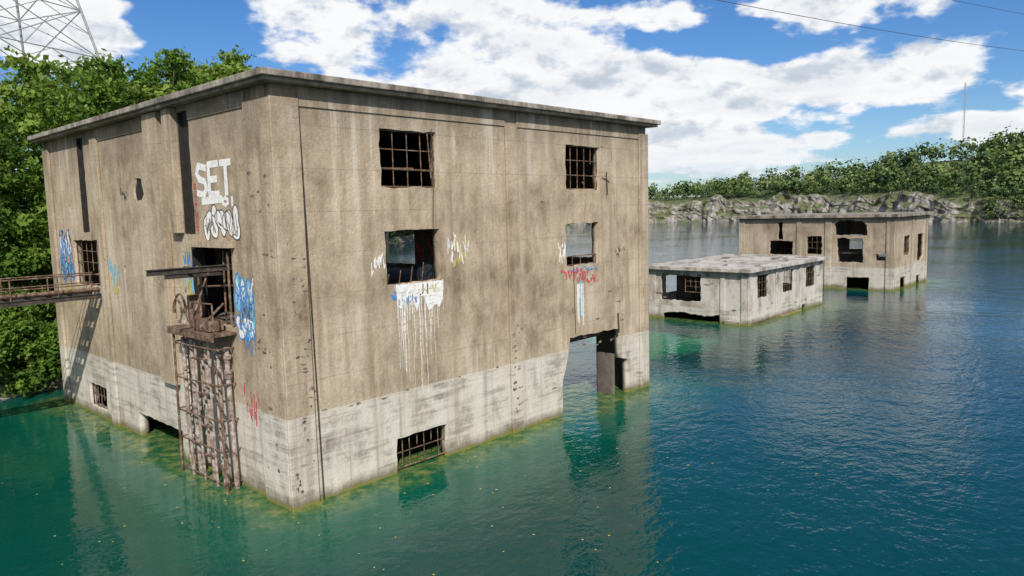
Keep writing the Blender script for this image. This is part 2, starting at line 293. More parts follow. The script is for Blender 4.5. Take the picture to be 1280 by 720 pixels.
# ------------------------------------------------------------------ graffiti (thin paint layers on the walls)
class Deco:
    def __init__(s,axis,off,sgn): s.axis=axis; s.off=off; s.sgn=sgn; s.d={}
    def P(s,u,z,k): return (u,s.off-k,z) if s.axis=='y' else (s.off-k,u,z)
    def add(s,mat,pts,k):
        V,Fc=s.d.setdefault(mat.name,([],[])); b=len(V); V+=[s.P(u,z,k) for u,z in pts]; Fc.append(tuple(range(b,b+len(pts))))
    def stroke(s,mat,pts,w,k=.010):
        for (a,b) in zip(pts[:-1],pts[1:]):
            dx,dz=b[0]-a[0],b[1]-a[1]; L=math.hypot(dx,dz) or 1; nx,nz=-dz/L*w/2,dx/L*w/2; ex,ez=dx/L*w*.3,dz/L*w*.3
            s.add(mat,[(a[0]+nx-ex,a[1]+nz-ez),(b[0]+nx+ex,b[1]+nz+ez),(b[0]-nx+ex,b[1]-nz+ez),(a[0]-nx-ex,a[1]-nz-ez)],k); k+=.00004
    def curve(s,mat,q,w,k=.012):
        P=[q[0]]+list(q)+[q[-1]]; out=[]
        for i in range(1,len(P)-2):
            for j in range(6):
                u=j/6; out.append(tuple(.5*(2*P[i][c]+(P[i+1][c]-P[i-1][c])*u+(2*P[i-1][c]-5*P[i][c]+4*P[i+1][c]-P[i+2][c])*u*u+(3*P[i][c]-P[i-1][c]-3*P[i+1][c]+P[i+2][c])*u**3) for c in (0,1)))
        out.append(tuple(q[-1])); s.stroke(mat,out,w,k)
    def tag(s,u,z,w,h,n,fill,line,seed,lw=.05):
        r=random.Random(seed); st=w/n*s.sgn
        for i in range(n):
            cu=u+st*(i+.5); cz=z+h/2+r.uniform(-.1,.1)*h; ph=r.uniform(0,6); N=18; p=[]
            for j in range(N):
                a=2*math.pi*j/N; rad=1+.25*math.sin(2*a+ph)+.18*math.sin(3*a+ph*2)
                p.append((cu+math.cos(a)*abs(st)*.62*rad,cz+math.sin(a)*h*.46*rad))
            if fill: s.add(fill,p,.006+i*.0006)
            s.stroke(line,p+[p[0]],lw,.011+i*.0004)
            for _ in range(2):
                q=[(cu+r.uniform(-.4,.4)*abs(st),cz+r.uniform(-.35,.35)*h) for _ in range(4)]; s.curve(line,q,lw*.8,.014)
    def scrawl(s,u,z,w,h,n,mat,seed,lw=.05):
        r=random.Random(seed); st=w/n*s.sgn
        for i in range(n):
            hh=h*r.uniform(.3,.6); zc=z+r.random()*(h-hh); q=[(u+st*(i+r.uniform(0,1.3)),zc+hh*(.5+.5*(-1)**k*r.random())) for k in range(r.choice([3,4,6]))]; s.curve(mat,q,lw,.010+.0003*i)
    def chip(s,mat,u,z,w,h,r,k):
        p=[(u+w/2*math.cos(a)*r.uniform(.5,1.2),z+h/2*math.sin(a)*r.uniform(.5,1.2)) for a in [i*.785 for i in range(8)]]; s.add(mat,p,k)
    def glyph(s,ch,u,z,w,h,mat,lw):
        g={'S':[(1,.9),(.2,1),(0,.75),(.25,.55),(.85,.45),(1,.2),(.7,0),(0,.08)],'E':[(1,1),(0,1),(0,.5),(.8,.5),(0,.5),(0,0),(1,0)],'T':[(0,1),(1,1),(.5,1),(.5,0)],'B':[(0,0),(0,1),(.8,.85),(.7,.6),(0,.5),(.9,.35),(.8,.05),(0,0)],'I':[(.5,0),(.5,1)],'P':[(0,0),(0,1),(.9,.9),(.9,.6),(0,.5)],'U':[(0,1),(0,.1),(.5,0),(1,.1),(1,1)],'Y':[(0,1),(.5,.5),(1,1),(.5,.5),(.5,0)],'R':[(0,0),(0,1),(.9,.9),(.9,.6),(0,.5),(1,0)],'O':[(.5,0),(0,.3),(0,.7),(.5,1),(1,.7),(1,.3),(.5,0)],'J':[(1,1),(1,.2),(.5,0),(0,.2)]}[ch]
        s.stroke(mat,[(u+s.sgn*w*a,z+h*b) for a,b in g],lw,.012)
    def word(s,t,u,z,w,h,mat,lw):
        for i,c in enumerate(t):
            if c!=' ': s.glyph(c,u+s.sgn*i*w*1.35,z,w,h,mat,lw)
    def build(s,name,parent):
        for mn,(V,Fc) in s.d.items(): mesh_obj(name+"_"+mn,V,Fc,bpy.data.materials[mn],parent)
W=Deco('x',-.002,-1)
W.word("SET",5.95,11.4,.75,1.15,P_WHITE,.26); W.stroke(P_WHITE,[(5.6,11.15),(4.0,11.2)],.28); W.word("OI",3.9,10.95,.4,.3,P_WHITE,.14)
W.tag(5.6,9.7,2.9,1.15,5,P_WHITE,P_BLACK,3,.05)
for i,c in enumerate("BITPUSSY"): W.glyph(c,6.33,11.7-i*.26,.22,.2,P_RED,.045)
for i,c in enumerate("BITPUSSY"): W.glyph(c,8.75,11.5-i*.26,.0001,.2,P_RED,.0001)
W.tag(3.45,6.9,1.5,1.3,3,P_CYAN,P_BLUE,5,.08); W.tag(3.4,6.0,1.3,.8,2,P_WHITE,P_BLUE,55,.06)
for k,(mt,sd) in enumerate([(P_WHITE,12),(P_BLUE,6),(P_BLACK,7),(P_CYAN,61),(P_BLUE,66)]): W.scrawl(3.35-.1*k,7.0-k*.45,1.4,1.7,9,mt,sd,.055)
W.scrawl(3.2,2.3,1.1,2.2,9,P_RED,8,.05); W.scrawl(8.7,6.0,1.6,.6,6,P_WHITE,88,.05)
W.scrawl(24.1,6.9,2.3,2.8,14,P_BLUE,9,.10); W.tag(24.0,8.6,2.0,1.2,3,P_WHITE,P_BLUE,19,.09); W.scrawl(23.8,5.4,1.7,2.0,9,P_YEL,10,.08); W.scrawl(24,9.2,2,1,8,P_BLACK,33,.07); W.tag(24,7.2,2.0,1.1,3,P_CYAN,P_BLACK,20,.07)
W.scrawl(16.5,7.0,1.3,1.9,9,P_CYAN,13,.08); W.scrawl(16.4,6.4,1.1,1.6,8,P_YEL,113,.07); W.scrawl(7.85,6.6,.9,1.7,9,P_YEL,14,.07); W.scrawl(7.85,7.2,.9,1.3,9,P_CYAN,15,.07); W.scrawl(7.8,8.4,.8,.9,7,P_BLUE,115,.06); W.scrawl(7.7,1.0,.8,.6,4,P_RED,16,.06); W.scrawl(14.2,11.3,.9,.8,6,P_BLACK,17,.06)
W.build("graffiti",B)
D=Deco('y',-.002,1)
D.scrawl(4.75,6.7,1.2,.75,8,P_BLUE,21,.06); D.scrawl(6.3,7.1,.9,.5,6,P_YEL,22,.06); D.word("JI",6.1,7.15,.28,.42,P_BLACK,.06)
D.scrawl(15.4,6.9,2.2,.7,14,P_RED,23,.07); D.scrawl(16.4,6.5,2.1,.65,12,P_RED,24,.07); D.scrawl(15.2,7.5,.6,1.4,8,P_WHITE,25,.05); D.scrawl(16.0,7.25,2.4,.3,10,P_BLUE,26,.06)
D.scrawl(7.8,8.2,1.3,1.5,10,P_WHITE,27,.04); D.scrawl(8.1,8.0,.9,1.5,6,P_YEL,28,.045); D.scrawl(3.8,7.7,.7,1.4,7,P_WHITE,29,.04)
D.scrawl(20,7.8,1.0,.8,5,P_BLACK,30,.03)
r=random.Random(31)
for i in range(42):
    u=r.uniform(4.9,7.5); z0=7.66; L=r.choice([.5,1,1.5,2.4,3.3,4.3])*r.uniform(.8,1.1); w=r.uniform(.02,.06); n=max(2,int(L/.3)); pts=[(u+.015*math.sin(j*1.3+i),z0-L*j/n) for j in range(n+1)]
    for j in range(n): D.stroke(P_WHITE,[pts[j],pts[j+1]],w*(1-.65*j/n),.009+.0003*i)
up=[(5.0+2.45*i/12,7.64) for i in range(13)]; lowp=[(5.0+2.45*i/12,7.2-r.uniform(0,.75)) for i in range(13)]
D.add(P_WHITE,up+lowp[::-1],.008)
for i in range(7):
    u=r.uniform(16.6,17.3); D.stroke(P_WHITE,[(u,6.6),(u+.03,6.6-r.uniform(.6,2.2))],.07,.009+.0004*i)
D.stroke(P_CYAN,[(16.95,7.5),(17.0,5.0)],.16,.007)
for i in range(26): D.chip(M_CHIP,r.uniform(1.2,22),r.choice([3.3,r.uniform(.5,14)])+r.uniform(-.1,.1),r.uniform(.08,.5),r.uniform(.04,.14),r,.004+i*.0002)
D.build("wall_marks_south",B)
D2=Deco('y',-.143,1)
for i in range(34):
    D2.chip(M_CHIP,r.uniform(.35,.9),r.choice([r.uniform(1.5,9.5),r.uniform(4,9)]),r.uniform(.08,.3),r.uniform(.05,.16),r,.003+i*.0002)
for i in range(6): D2.chip(M_RUST,r.uniform(.1,.3),1.3+i*.14-.7,r.uniform(.08,.2),r.uniform(.1,.2),r,.004+i*.0002)
D2.build("corner_spalls",B)
D4=Deco('y',-.123,1)
for i in range(22): D4.chip(M_CHIP,r.uniform(11.6,12.2),r.uniform(.8,5.2),r.uniform(.1,.4),r.uniform(.05,.16),r,.003+i*.0002)
D4.build("pilaster_spalls",B)
D3=Deco('x',-.143,-1)
for i in range(26): D3.chip(M_CHIP,r.uniform(.15,1.6),r.uniform(1,13),r.uniform(.1,.45),r.uniform(.05,.18),r,.003+i*.0002)
D3.build("corner_spalls_west",B)
I=Deco('x',8.998,-1); I.tag(3.4,7.0,2.6,1.3,3,P_WHITE,P_BLUE,51,.06); I.scrawl(3.4,8.2,2.7,1.3,9,P_RED,52,.07); I.scrawl(3.3,6.6,2.6,1.0,8,P_BLUE,53,.07); I.build("graffiti_inside",B)
# ------------------------------------------------------------------ LOW BUILDING
B2=empty("low_flat_roof_building"); x0,y0=47.0,4.85; lx,ly=17.3,10.2
wall("south_wall",x0,x0+lx,-2,4.62,[(48.9,51.2,2.15,4.2),(54.4,56.9,2.15,4.2),(60.0,62.4,2.1,4.15),(59,60,-1,.5)],'y',y0,.3,M_CON2,B2,amp=.05)
wall("west_wall",y0+.3,y0+ly-.3,-2,4.62,[(9.35,13.5,1.75,4.1),[(7.5,-1.2),(13.3,-1.2),(13.3,.5),(11.5,.75),(9,.5),(7.5,.7)]],'x',x0,.3,M_CON2,B2,amp=.05)
wall("east_wall",y0+.3,y0+ly-.3,-2,4.62,[(7,9,2,4),(11,13,2,4)],'x',x0+lx,.3,M_CON2,B2,inward=-1)
wall("north_wall",x0,x0+lx,-2,4.62,[(50,53,2,4),(57,60,2,4)],'y',y0+ly,.3,M_CON2,B2,inward=-1)
boxes("roof",[((x0-.55,y0-.5,4.625),(x0+lx+.5,y0+ly+.4,4.95))],M_CON2,B2,bevel=.03)
q=random.Random(5); db=[]
for _ in range(16):
    x=x0+1+q.random()*15; y=y0+.5+q.random()*9; db.append(((x,y,4.955),(x+.3+q.random()*.6,y+.2+q.random()*.5,5.0+q.random()*.12)))
boxes("roof_debris",db,M_SLAB,B2)
boxes("pilasters",[((x0-.1,y0-.1,-2),(x0+.75,y0-.003,4.6)),((x0-.1,y0,-2),(x0-.003,y0+.6,4.6)),((53.0-.3,y0-.08,-2),(53.2,y0-.003,4.6)),((58.4,y0-.08,-2),(58.9,y0-.003,4.6)),((x0+lx-.6,y0-.08,-2),(x0+lx+.05,y0-.003,4.6)),((x0-.1,14.0,-2),(x0-.003,y0+ly,4.6)),((x0-.08,y0+2.1,-2),(x0-.003,y0+2.6,4.6)),
   ((x0-.3,y0+.6,-.3),(x0-.003,y0+2.1,.35)),((53.3,y0-.4,-.4),(58,y0-.083,.12))],M_CON2,B2,bevel=.04)
boxes("interior_partition",[((52,y0+.31,-1),(52.2,y0+ly-.31,4.6)),((x0+.32,y0+.32,.9),(x0+lx-.32,y0+ly-.32,1.1))],M_INT,B2)
G=[];
for a in (48.9,54.4,60.0): grille(a,a+2.4,2.15,4.2,4,3,y=y0+.12,seed=int(a))
grille(9.35,11,2.6,4.1,3,3,y=x0+.12,axis='x',seed=8)
for i in range(6): G.append(((x0+.5+i*.4,y0-.1-.05*i,.1),(x0+1.0+i*.9,y0-.5+.05*i,.25),.03))
rods("window_bars",G,M_RUST,B2,6)
E=Deco('x',x0-.002,-1); E2=Deco('y',y0-.002,1)
for i in range(16): E.chip(M_CHIP,r.uniform(5.6,14),r.choice([4.2,r.uniform(.8,4.4)]),r.uniform(.2,1.0),r.uniform(.1,.3),r,.004+i*.0002); E2.chip(M_CHIP,r.uniform(47.8,64),r.choice([4.4,.9,r.uniform(.5,4.4)]),r.uniform(.2,.9),r.uniform(.1,.3),r,.004+i*.0002)
E.build("spalls_west",B2); E2.build("spalls_south",B2)
# ------------------------------------------------------------------ FAR BUILDING
B3=empty("tall_ruined_building"); x0,y0=79.3,2.2; lx,ly=14.4,18.9
wall("south_wall",x0,x0+lx,-2,8.6,[(83.4,86.0,3.9,6.25),[(89.3,3.0),(91.0,2.7),(92.3,3.4),(92.2,6.2),(89.4,6.3)],(82.3,84.8,-1,1.34),(89.2,91.2,-1,1.1)],'y',y0,.35,M_CON3,B3,amp=.05)
wall("west_wall",y0+.35,y0+ly-.35,-2,8.6,[(14.0,17.0,4.0,5.75),(15.3,15.9,5.95,8.1),(10.4,12.2,4.1,6.35),[(5.1,6.5),(8.8,6.5),(8.9,7.9),(8.3,8.3),(5.9,8.25),(5.2,7.7)],[(5.5,3.2),(8.5,3.3),(8.6,6.1),(7.9,6.25),(7.3,6.05),(5.6,6.2)],(4.8,7.4,-1,1.45),(2.9,4.1,3.5,4.3)],'x',x0,.35,M_CON3,B3,amp=.05)
wall("east_wall",y0+.35,y0+ly-.35,-2,8.6,[(5,8,3,6.2),(10,12,4,6)],'x',x0+lx,.35,M_CON3,B3,inward=-1)
wall("north_wall",x0,x0+lx,-2,8.6,[(82,85,4,6)],'y',y0+ly,.35,M_CON3,B3,inward=-1)
boxes("roof",[((x0-.55,y0-.55,8.605),(x0+lx+.6,y0+ly+.5,8.98))],M_SLAB,B3,bevel=.03)
boxes("pilasters",[((x0-.12,y0-.12,-2),(x0+.7,y0-.003,8.59)),((x0-.12,y0,-2),(x0-.003,y0+.8,8.59)),((x0-.12,9.2,-2),(x0-.003,10.0,8.59)),((x0-.12,12.9,-2),(x0-.003,13.5,8.59)),((86.6,y0-.1,-2),(87.2,y0-.003,8.59)),((x0+lx-.6,y0-.1,-2),(x0+lx+.05,y0-.003,8.59)),((x0-.12,20.4,-2),(x0-.003,y0+ly+.05,8.59))],M_CON3,B3,bevel=.04)
boxes("interior_floor",[((x0+.4,y0+.4,2.6),(x0+lx-.4,y0+ly-.4,2.9)),((x0+.4,9.4,2.9),(x0+7,9.6,8.59)),((x0+1.5,6.6,4.2),(x0+2,9.3,4.4))],M_INT,B3)
G=[]; grille(10.4,12.2,4.1,6.35,3,3,y=x0+.15,axis='x',seed=2); grille(83.4,86,3.9,6.25,3,3,y=y0+.15,seed=4); rods("window_bars",G,M_RUST,B3,6)
# ------------------------------------------------------------------ TERRAIN
ctrl=[(10,33,1.5,5),(0,29,1.2,5),(-30,22,1.5,6),(-60,5,2,7),(-80,-40,3,9),(-60,-110,4,12),(50,-190,6,16),(200,-205,8,20),(330,-120,10,26),(374,-20,9,32),(372,50,10,33),(400,95,14,31),(425,150,14,27),(425,200,14,21),(415,245,14,16),(335,290,8,12),(235,245,4,9),(150,182,2,8),(95,130,2,8),(52,88,2,6),(27,52,1.5,5)]
NC=len(ctrl); pts=[]
for i in range(NC):
    p0,p1,p2,p3=[np.array(ctrl[(i+k-1)%NC],float) for k in range(4)]
    n=max(6,int(np.linalg.norm(p2[:2]-p1[:2])/2.0))
    for j in range(n):
        s=j/n; pts.append(.5*((2*p1)+(-p0+p2)*s+(2*p0-5*p1+4*p2-p3)*s*s+(-p0+3*p1-3*p2+p3)*s**3))
pts=np.array(pts); n=len(pts)
tan=np.roll(pts[:,:2],-6,0)-np.roll(pts[:,:2],6,0); nrm=np.stack([tan[:,1],-tan[:,0]],1); nrm/=np.linalg.norm(nrm,axis=1,keepdims=True)
cen=np.array([130,40.]); rad=pts[:,:2]-cen; rad/=np.linalg.norm(rad,axis=1,keepdims=True)
sg=np.sign((nrm*rad).sum(1)).mean(); nrm*=np.sign(sg)
def hnoise(x,y,s,k=0): return mnoise.fractal(Vector((x*s,y*s,k)),1.0,2.0,4)
offs=[-8,-1.5]+[0]*13+[6,12,22,36,55,80,120,200,400,1200,2600]
V=[];Fc=[]
rows=len(offs)
def ground(i,d):
    px,py,ch,hh=pts[i]
    t=min(1,max(0,d/85)); t=t*t*(3-2*t)
    return ch+(hh-ch)*t+(min(d,120)/120)*7*hnoise(px,py,.018,d*.01)-(max(0,d-200)*.01 if d>200 else 0)
for i in range(n):
    px,py,ch,hh=pts[i]; nx,ny=nrm[i]*.8+rad[i]*.2
    jag=3.2*hnoise(px,py,.07)+1.5*hnoise(px,py,.3)
    for k,d in enumerate(offs):
        if k==0: dd,z=d,-4
        elif k==1: dd,z=d,-1.2
        elif k<=14:
            s=(k-2)/12
            st_=math.floor(s*3+.35*hnoise(px,py,.03,3))/3
            q=hnoise(px*1.0,py*1.0,.2,s*3.2); dd=((.25*s+.35*st_)*ch+(jag+q*2.6)*min(1,ch/8)); z=-.2+s*(ch+.2)*(1+.4*hnoise(px,py,.05,9)*(s>.4))
        else:
            dd=d+ch*.5; z=ground(i,d)
        bl=min(1,max(0,dd)/200); ux,uy=(nx*(1-bl)+rad[i][0]*bl, ny*(1-bl)+rad[i][1]*bl)
        V.append((px+ux*dd,py+uy*dd,z))
for i in range(n):
    j=(i+1)%n
    for k in range(rows-1): Fc.append((i*rows+k,j*rows+k,j*rows+k+1,i*rows+k+1))
def terr():
    m,t,b=material("quarry_ground"); g=t.new("ShaderNodeNewGeometry"); P=g.outputs['Position']; nz=t.sep(g.outputs['True Normal'])[2]
    f=t.noise(t.scale(P,(.12,.12,.35)),1,6,.78); cr=t.noise(t.scale(P,(.5,.5,.14)),1,5,.75)
    rock=t.ramp(t.math('MULTIPLY_ADD',f,.5,t.math('MULTIPLY',cr,.5)),[(.41,(.05,.044,.038)),(.47,(.16,.145,.125)),(.54,(.29,.265,.235)),(.64,(.44,.41,.37))])
    rock=t.mix(t.mr(t.noise(P,.10,4),.52,.62,0,.6),rock,(.24,.155,.10))
    rock=t.mix(t.mr(t.noise(P,.10,4,.7),.53,.59,0,.85),rock,(.06,.09,.025))
    veg=t.ramp(t.noise(P,.3,4,.7),[(.35,(.045,.065,.02)),(.65,(.12,.14,.055))])
    fac=t.mr(t.math('ABSOLUTE',nz),.65,.9); c=t.mix(fac,rock,veg); t.l.new(c,b.inputs['Base Color']); b.inputs['Roughness'].default_value=.95
    return m
terrain=mesh_obj("quarry_terrain",V,Fc,terr())
bm=bmesh.new(); bm.from_mesh(terrain.data); bmesh.ops.recalc_face_normals(bm,faces=bm.faces)
if sum(f.normal.z for f in bm.faces)<0: bmesh.ops.reverse_faces(bm,faces=bm.faces)
bm.to_mesh(terrain.data); bm.free()
# ------------------------------------------------------------------ foliage
def leaf_quads(C,Nn,size,asp,rg):
    n=len(C); a=np.cross(Nn,rg.normal(size=(n,3))); a/=np.linalg.norm(a,axis=1,keepdims=True)+1e-9; b=np.cross(Nn,a); b/=np.linalg.norm(b,axis=1,keepdims=True)+1e-9
    s=size[:,None]
    v=np.stack([C-a*s*.5*asp,C-b*s*.5+a*s*.05,C+a*s*.5*asp,C+b*s*.5-a*s*.05],1)
    return v.reshape(-1,3)
def quads_mesh(name,LV,tint,extra=None,mats=()):
    V=LV; nq=len(LV)//4; ev=[];ef=[]
    if extra: ev,ef=extra
    nv=len(V)+len(ev); allv=np.concatenate([V,np.array([tuple(v) for v in ev]).reshape(-1,3)]) if len(ev) else V
    me=bpy.data.meshes.new(name)
    loops=[np.arange(nq*4)]; starts=list(range(0,nq*4,4)); tot=[4]*nq
    el=[];pos=nq*4
    for f in ef:
        starts.append(pos); tot.append(len(f)); el+= [len(V)+i for i in f]; pos+=len(f)
    lp=np.concatenate([loops[0],np.array(el,int)]) if el else loops[0]
    me.vertices.add(nv); me.vertices.foreach_set("co",allv.astype(np.float32).ravel())
    me.loops.add(len(lp)); me.loops.foreach_set("vertex_index",lp.astype(np.int32))
    me.polygons.add(len(starts)); me.polygons.foreach_set("loop_start",np.array(starts,np.int32))
    try: me.polygons.foreach_set("loop_total",np.array(tot,np.int32))
    except Exception: pass
    me.polygons.foreach_set("material_index",np.array([0]*nq+[1]*len(ef),np.int32))
    me.update(calc_edges=True)
    for m in mats: me.materials.append(m)
    at=me.attributes.new("tint",'FLOAT','FACE'); at.data.foreach_set("value",np.concatenate([tint,np.zeros(len(ef))]).astype(np.float32))
    return me
def tree_mesh(name,seed,Ht,Rc,nl,leaf,low=.22,nc=46):
    rg=np.random.default_rng(seed); r=random.Random(seed); ev=[];ef=[]
    p=Vector((0,0,-1)); rad=Ht*.016; path=[p]
    for k in range(7):
        q=Vector((r.uniform(-.25,.25)*k*.5,r.uniform(-.25,.25)*k*.5,Ht*.85*(k+1)/7)); rod_geo(ev,ef,path[-1],q,rad*(1-k/8.5),rad*(1-(k+1)/8.5),7); path.append(q)
    cl=[]
    for k in range(nc):
        h=low+(1-low)*((k+.5)/nc); prof=math.sin(min(1,(h-low)/(1-low)*1.0+.12)*math.pi*.93)**.6
        a=k*2.4+r.uniform(-.5,.5); rr_=Rc*prof*(r.random()**.4)*r.uniform(.75,1.2); c=Vector((math.cos(a)*rr_,math.sin(a)*rr_,h*Ht*r.uniform(.93,1.04)))
        cr=Rc*r.uniform(.15,.30); cl.append((c,cr,r.random()))
        if k%2==0:
            b=path[min(7,max(1,int((c.z/Ht-.12)*8)))]; mid=b.lerp(c,.5)+Vector((0,0,-.3)); rod_geo(ev,ef,b,mid,rad*.35,rad*.2,5); rod_geo(ev,ef,mid,c,rad*.2,rad*.06,5)
    w=np.array([c[1]**2 for c in cl]); w/=w.sum(); idx=rg.choice(len(cl),nl,p=w)
    cc=np.array([tuple(c[0]) for c in cl])[idx]; cr=np.array([c[1] for c in cl])[idx]; ct=np.array([c[2] for c in cl])[idx]
    d=rg.normal(size=(nl,3)); d/=np.linalg.norm(d,axis=1,keepdims=True); q=rg.random(nl)**.6
    d2=d+ .35*np.sin(d*6+idx[:,None]*1.7); P=cc+d2*(cr*q)[:,None]*np.array([1.25,1.25,.75]); P[:,2]-=.15*cr*q; P+=rg.normal(size=P.shape)*.12
    N=d*.5+rg.normal(size=(nl,3))*.6+np.array([0,0,.35]); N/=np.linalg.norm(N,axis=1,keepdims=True)
    LV=leaf_quads(P,N,leaf*rg.uniform(.5,1.3,nl),1.6,rg)
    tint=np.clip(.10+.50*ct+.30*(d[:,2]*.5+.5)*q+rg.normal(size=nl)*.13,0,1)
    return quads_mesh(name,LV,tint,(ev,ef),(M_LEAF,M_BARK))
TM=[tree_mesh("tree_a",1,20,5.4,12000,.27),tree_mesh("tree_b",2,22,4.8,12000,.26),tree_mesh("tree_c",3,18,5.8,12000,.28),tree_mesh("tree_d",5,21,5.0,12000,.26,.1)]
SM=[tree_mesh("shrub_a",11,5,3.2,5000,.22,.02,30),tree_mesh("shrub_b",12,4,3.0,5000,.20,.02,26)]
def place(me,name,x,y,z,s,sz=None,rot=0):
    ob=bpy.data.objects.new(name,me); ob.location=(x,y,z); ob.scale=(s,s,sz or s); ob.rotation_euler=(0,0,rot); link(ob); return ob
base_h=[20,22,18,21]
TL=[(-6,34,17),(-1.5,33,15),(3.2,34.5,17),(7.5,37.5,19.5),(11.5,40,19.3),(15.5,44.5,22.8),(20,48.5,22.5),(24.5,53,25),(-3,40,17.5),(2,43,17),(8,46,20.5),(13,52,22.5),(20,58,23.5),(-12,35,19),(-17,38,20),(29,60,25),(35,68,20),(42,80,17),(48,90,17),(58,99,18),(70,118,18),(32,76,21),(-24,34,19),(5,55,19),(-10,48,19),(80,128,14)]
r=random.Random(3)
for i,(x,y,h) in enumerate(TL):
    k=i%4; s=h/base_h[k]; place(TM[k],"deciduous_tree",x,y,2.4,s*r.uniform(1,1.2),s*r.uniform(.97,1.03),r.uniform(0,6.3))
SL=[(-7,29.5),(-4,29.8),(-1.5,30),(1.2,29.6),(3.5,30.5),(6,32),(8.6,33.5),(12,36),(16,40),(-10,29),(20,44.5),(25,50),(-.2,31.5),(2.4,32.3),(-14,28),(30,57),(36,66),(45,78)]
for i,(x,y) in enumerate(SL): place(SM[i%2],"shrub",x,y,.3,r.uniform(.8,1.25),r.uniform(.8,1.3),r.uniform(0,6.3))
cand=[];rg=np.random.default_rng(5)
for i in range(0,n):
    px,py,ch,hh=pts[i]
    if math.hypot(px+13,py+23)<150 : continue
    vis=px>330 and py>-90
    near=py>150 and px<330
    for d in ([4,8,12,18,25,33,42,52,63,76,92] if vis else ([-.5,2,5,9,14,22,36] if near else [4,12,22,36,55])):
        if rg.random()<(.42 if vis else .35):
            dj=d+rg.uniform(-2,2)+ch*.5; nx,ny=nrm[i]*.8+rad[i]*.2; bl=min(1,max(0,dj)/200); ux,uy=(nx*(1-bl)+rad[i][0]*bl, ny*(1-bl)+rad[i][1]*bl)
            s=(1.0 if (d>8 or near) else .5)
            cand.append((px+ux*dj+rg.uniform(-1.5,1.5),py+uy*dj+rg.uniform(-1.5,1.5),ground(i,max(0,d))-.3,rg.choice([rg.uniform(5,9),rg.uniform(9,15)])*s))
    if vis and py<46 and rg.random()<.75:
        for d in (-.5,1.5,3,5): cand.append((px+nrm[i][0]*d,py+nrm[i][1]*d,.2+max(0,d)*2.0,rg.uniform(4,7)))
    elif vis and rg.random()<.16: cand.append((px+nrm[i][0]*3,py+nrm[i][1]*3,rg.uniform(.5,11),rg.uniform(1.5,4)))
cand=np.array(cand)
m_=len(cand); K=85
base=np.repeat(cand,K,0); tt=np.repeat(rg.random(m_),K); nn=len(base); asp=np.repeat(rg.uniform(.30,.48,m_),K)
d=rg.normal(size=(nn,3)); d/=np.linalg.norm(d,axis=1,keepdims=True); q=rg.random(nn)**.35
ph=np.repeat(rg.uniform(0,6.3,m_),K); lump=1+.35*np.sin(d[:,0]*4+ph)*np.cos(d[:,1]*4+ph*2)+.2*np.sin(d[:,2]*7+ph*3)
Hh=base[:,3]; P=base[:,:3]+np.stack([d[:,0]*q*lump*Hh*asp,d[:,1]*q*lump*Hh*asp,Hh*.56+d[:,2]*q*lump*Hh*.42],1)
N=d*1.3+rg.normal(size=(nn,3))*.4; N/=np.linalg.norm(N,axis=1,keepdims=True)
LV=leaf_quads(P,N,Hh*rg.uniform(.06,.16,nn),1.2,rg)
tint=np.clip(.08+.55*tt+.38*d[:,2]+rg.normal(size=nn)*.10,0,1)  # crown shading painted into the tint: darker toward the bottom
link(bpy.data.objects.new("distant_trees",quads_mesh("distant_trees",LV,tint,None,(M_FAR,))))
# ------------------------------------------------------------------ pylons, wires, mast
def pylon_mesh():
    L=[]
    zs=[0,7,13,18.5,23.5,28,32,35.5,38.5,41]; hw=lambda z: 9.5-(9.5-1.2)*min(z,44)/44
    cr=[(1,1),(1,-1),(-1,-1),(-1,1)]
    for a,b in zip(zs[:-1],zs[1:]):
        wa,wb=hw(a),hw(b)
        for k in range(4):
            c,c2=cr[k],cr[(k+1)%4]
            A=(c[0]*wa,c[1]*wa,a);Bp=(c[0]*wb,c[1]*wb,b);A2=(c2[0]*wa,c2[1]*wa,a);B2_=(c2[0]*wb,c2[1]*wb,b)
            L.append((A,Bp,.12)); L.append((A,B2_,.055)); L.append((A2,Bp,.055)); L.append((Bp,B2_,.055))
            mB=tuple((np.array(Bp)+np.array(B2_))/2); L.append((tuple((np.array(A)+np.array(Bp))/2),mB,.04)); L.append((tuple((np.array(A2)+np.array(B2_))/2),mB,.04))
    for z,w in ((38,10),(43,8),(47,6)):
        for s in (-1,1):
            L.append(((0,0,z+1.5),(s*w*.7,s*w*.7,z),.1)); L.append(((0,0,z-.8),(s*w*.7,s*w*.7,z),.1)); L.append(((s*w*.7,s*w*.7,z),(s*w*.7,s*w*.7,z-2),.12))
    L.append(((0,0,38),(0,0,50),.2))
    V=[];F2=[]
    for e in L: rod_geo(V,F2,e[0],e[1],e[2],None,5)
    me=bpy.data.meshes.new("power_pylon"); me.from_pydata([tuple(v) for v in V],[],F2); me.materials.append(M_GALV); return me
PM=pylon_mesh(); place(PM,"power_pylon",9.0,66,3,1.08,1.05,.4); place(PM,"power_pylon",400,-5,28,1,1,.4)
L=[]
def wire(A,Bq,sag,rad=.035,n=40):
    A=np.array(A,float);Bq=np.array(Bq,float);prev=None
    for k in range(n+1):
        t=k/n; p=A+(Bq-A)*t; p[2]-=4*sag*t*(1-t)
        if prev is not None: L.append((tuple(prev),tuple(p),rad))
        prev=p
wire((12,68,49),(404,-9,66),5.0,.07); wire((8,66,53),(400,-5,76),1.5,.06)
rods("power_lines",L,M_DARK,None,4)
mx,my=-13.2+620*math.cos(math.radians(11.47)),-23.2+620*math.sin(math.radians(11.47)); L=[]
for k in range(3):
    a=k*2.094; L.append(((mx+.5*math.cos(a),my+.5*math.sin(a),20),(mx+.5*math.cos(a),my+.5*math.sin(a),92),.12))
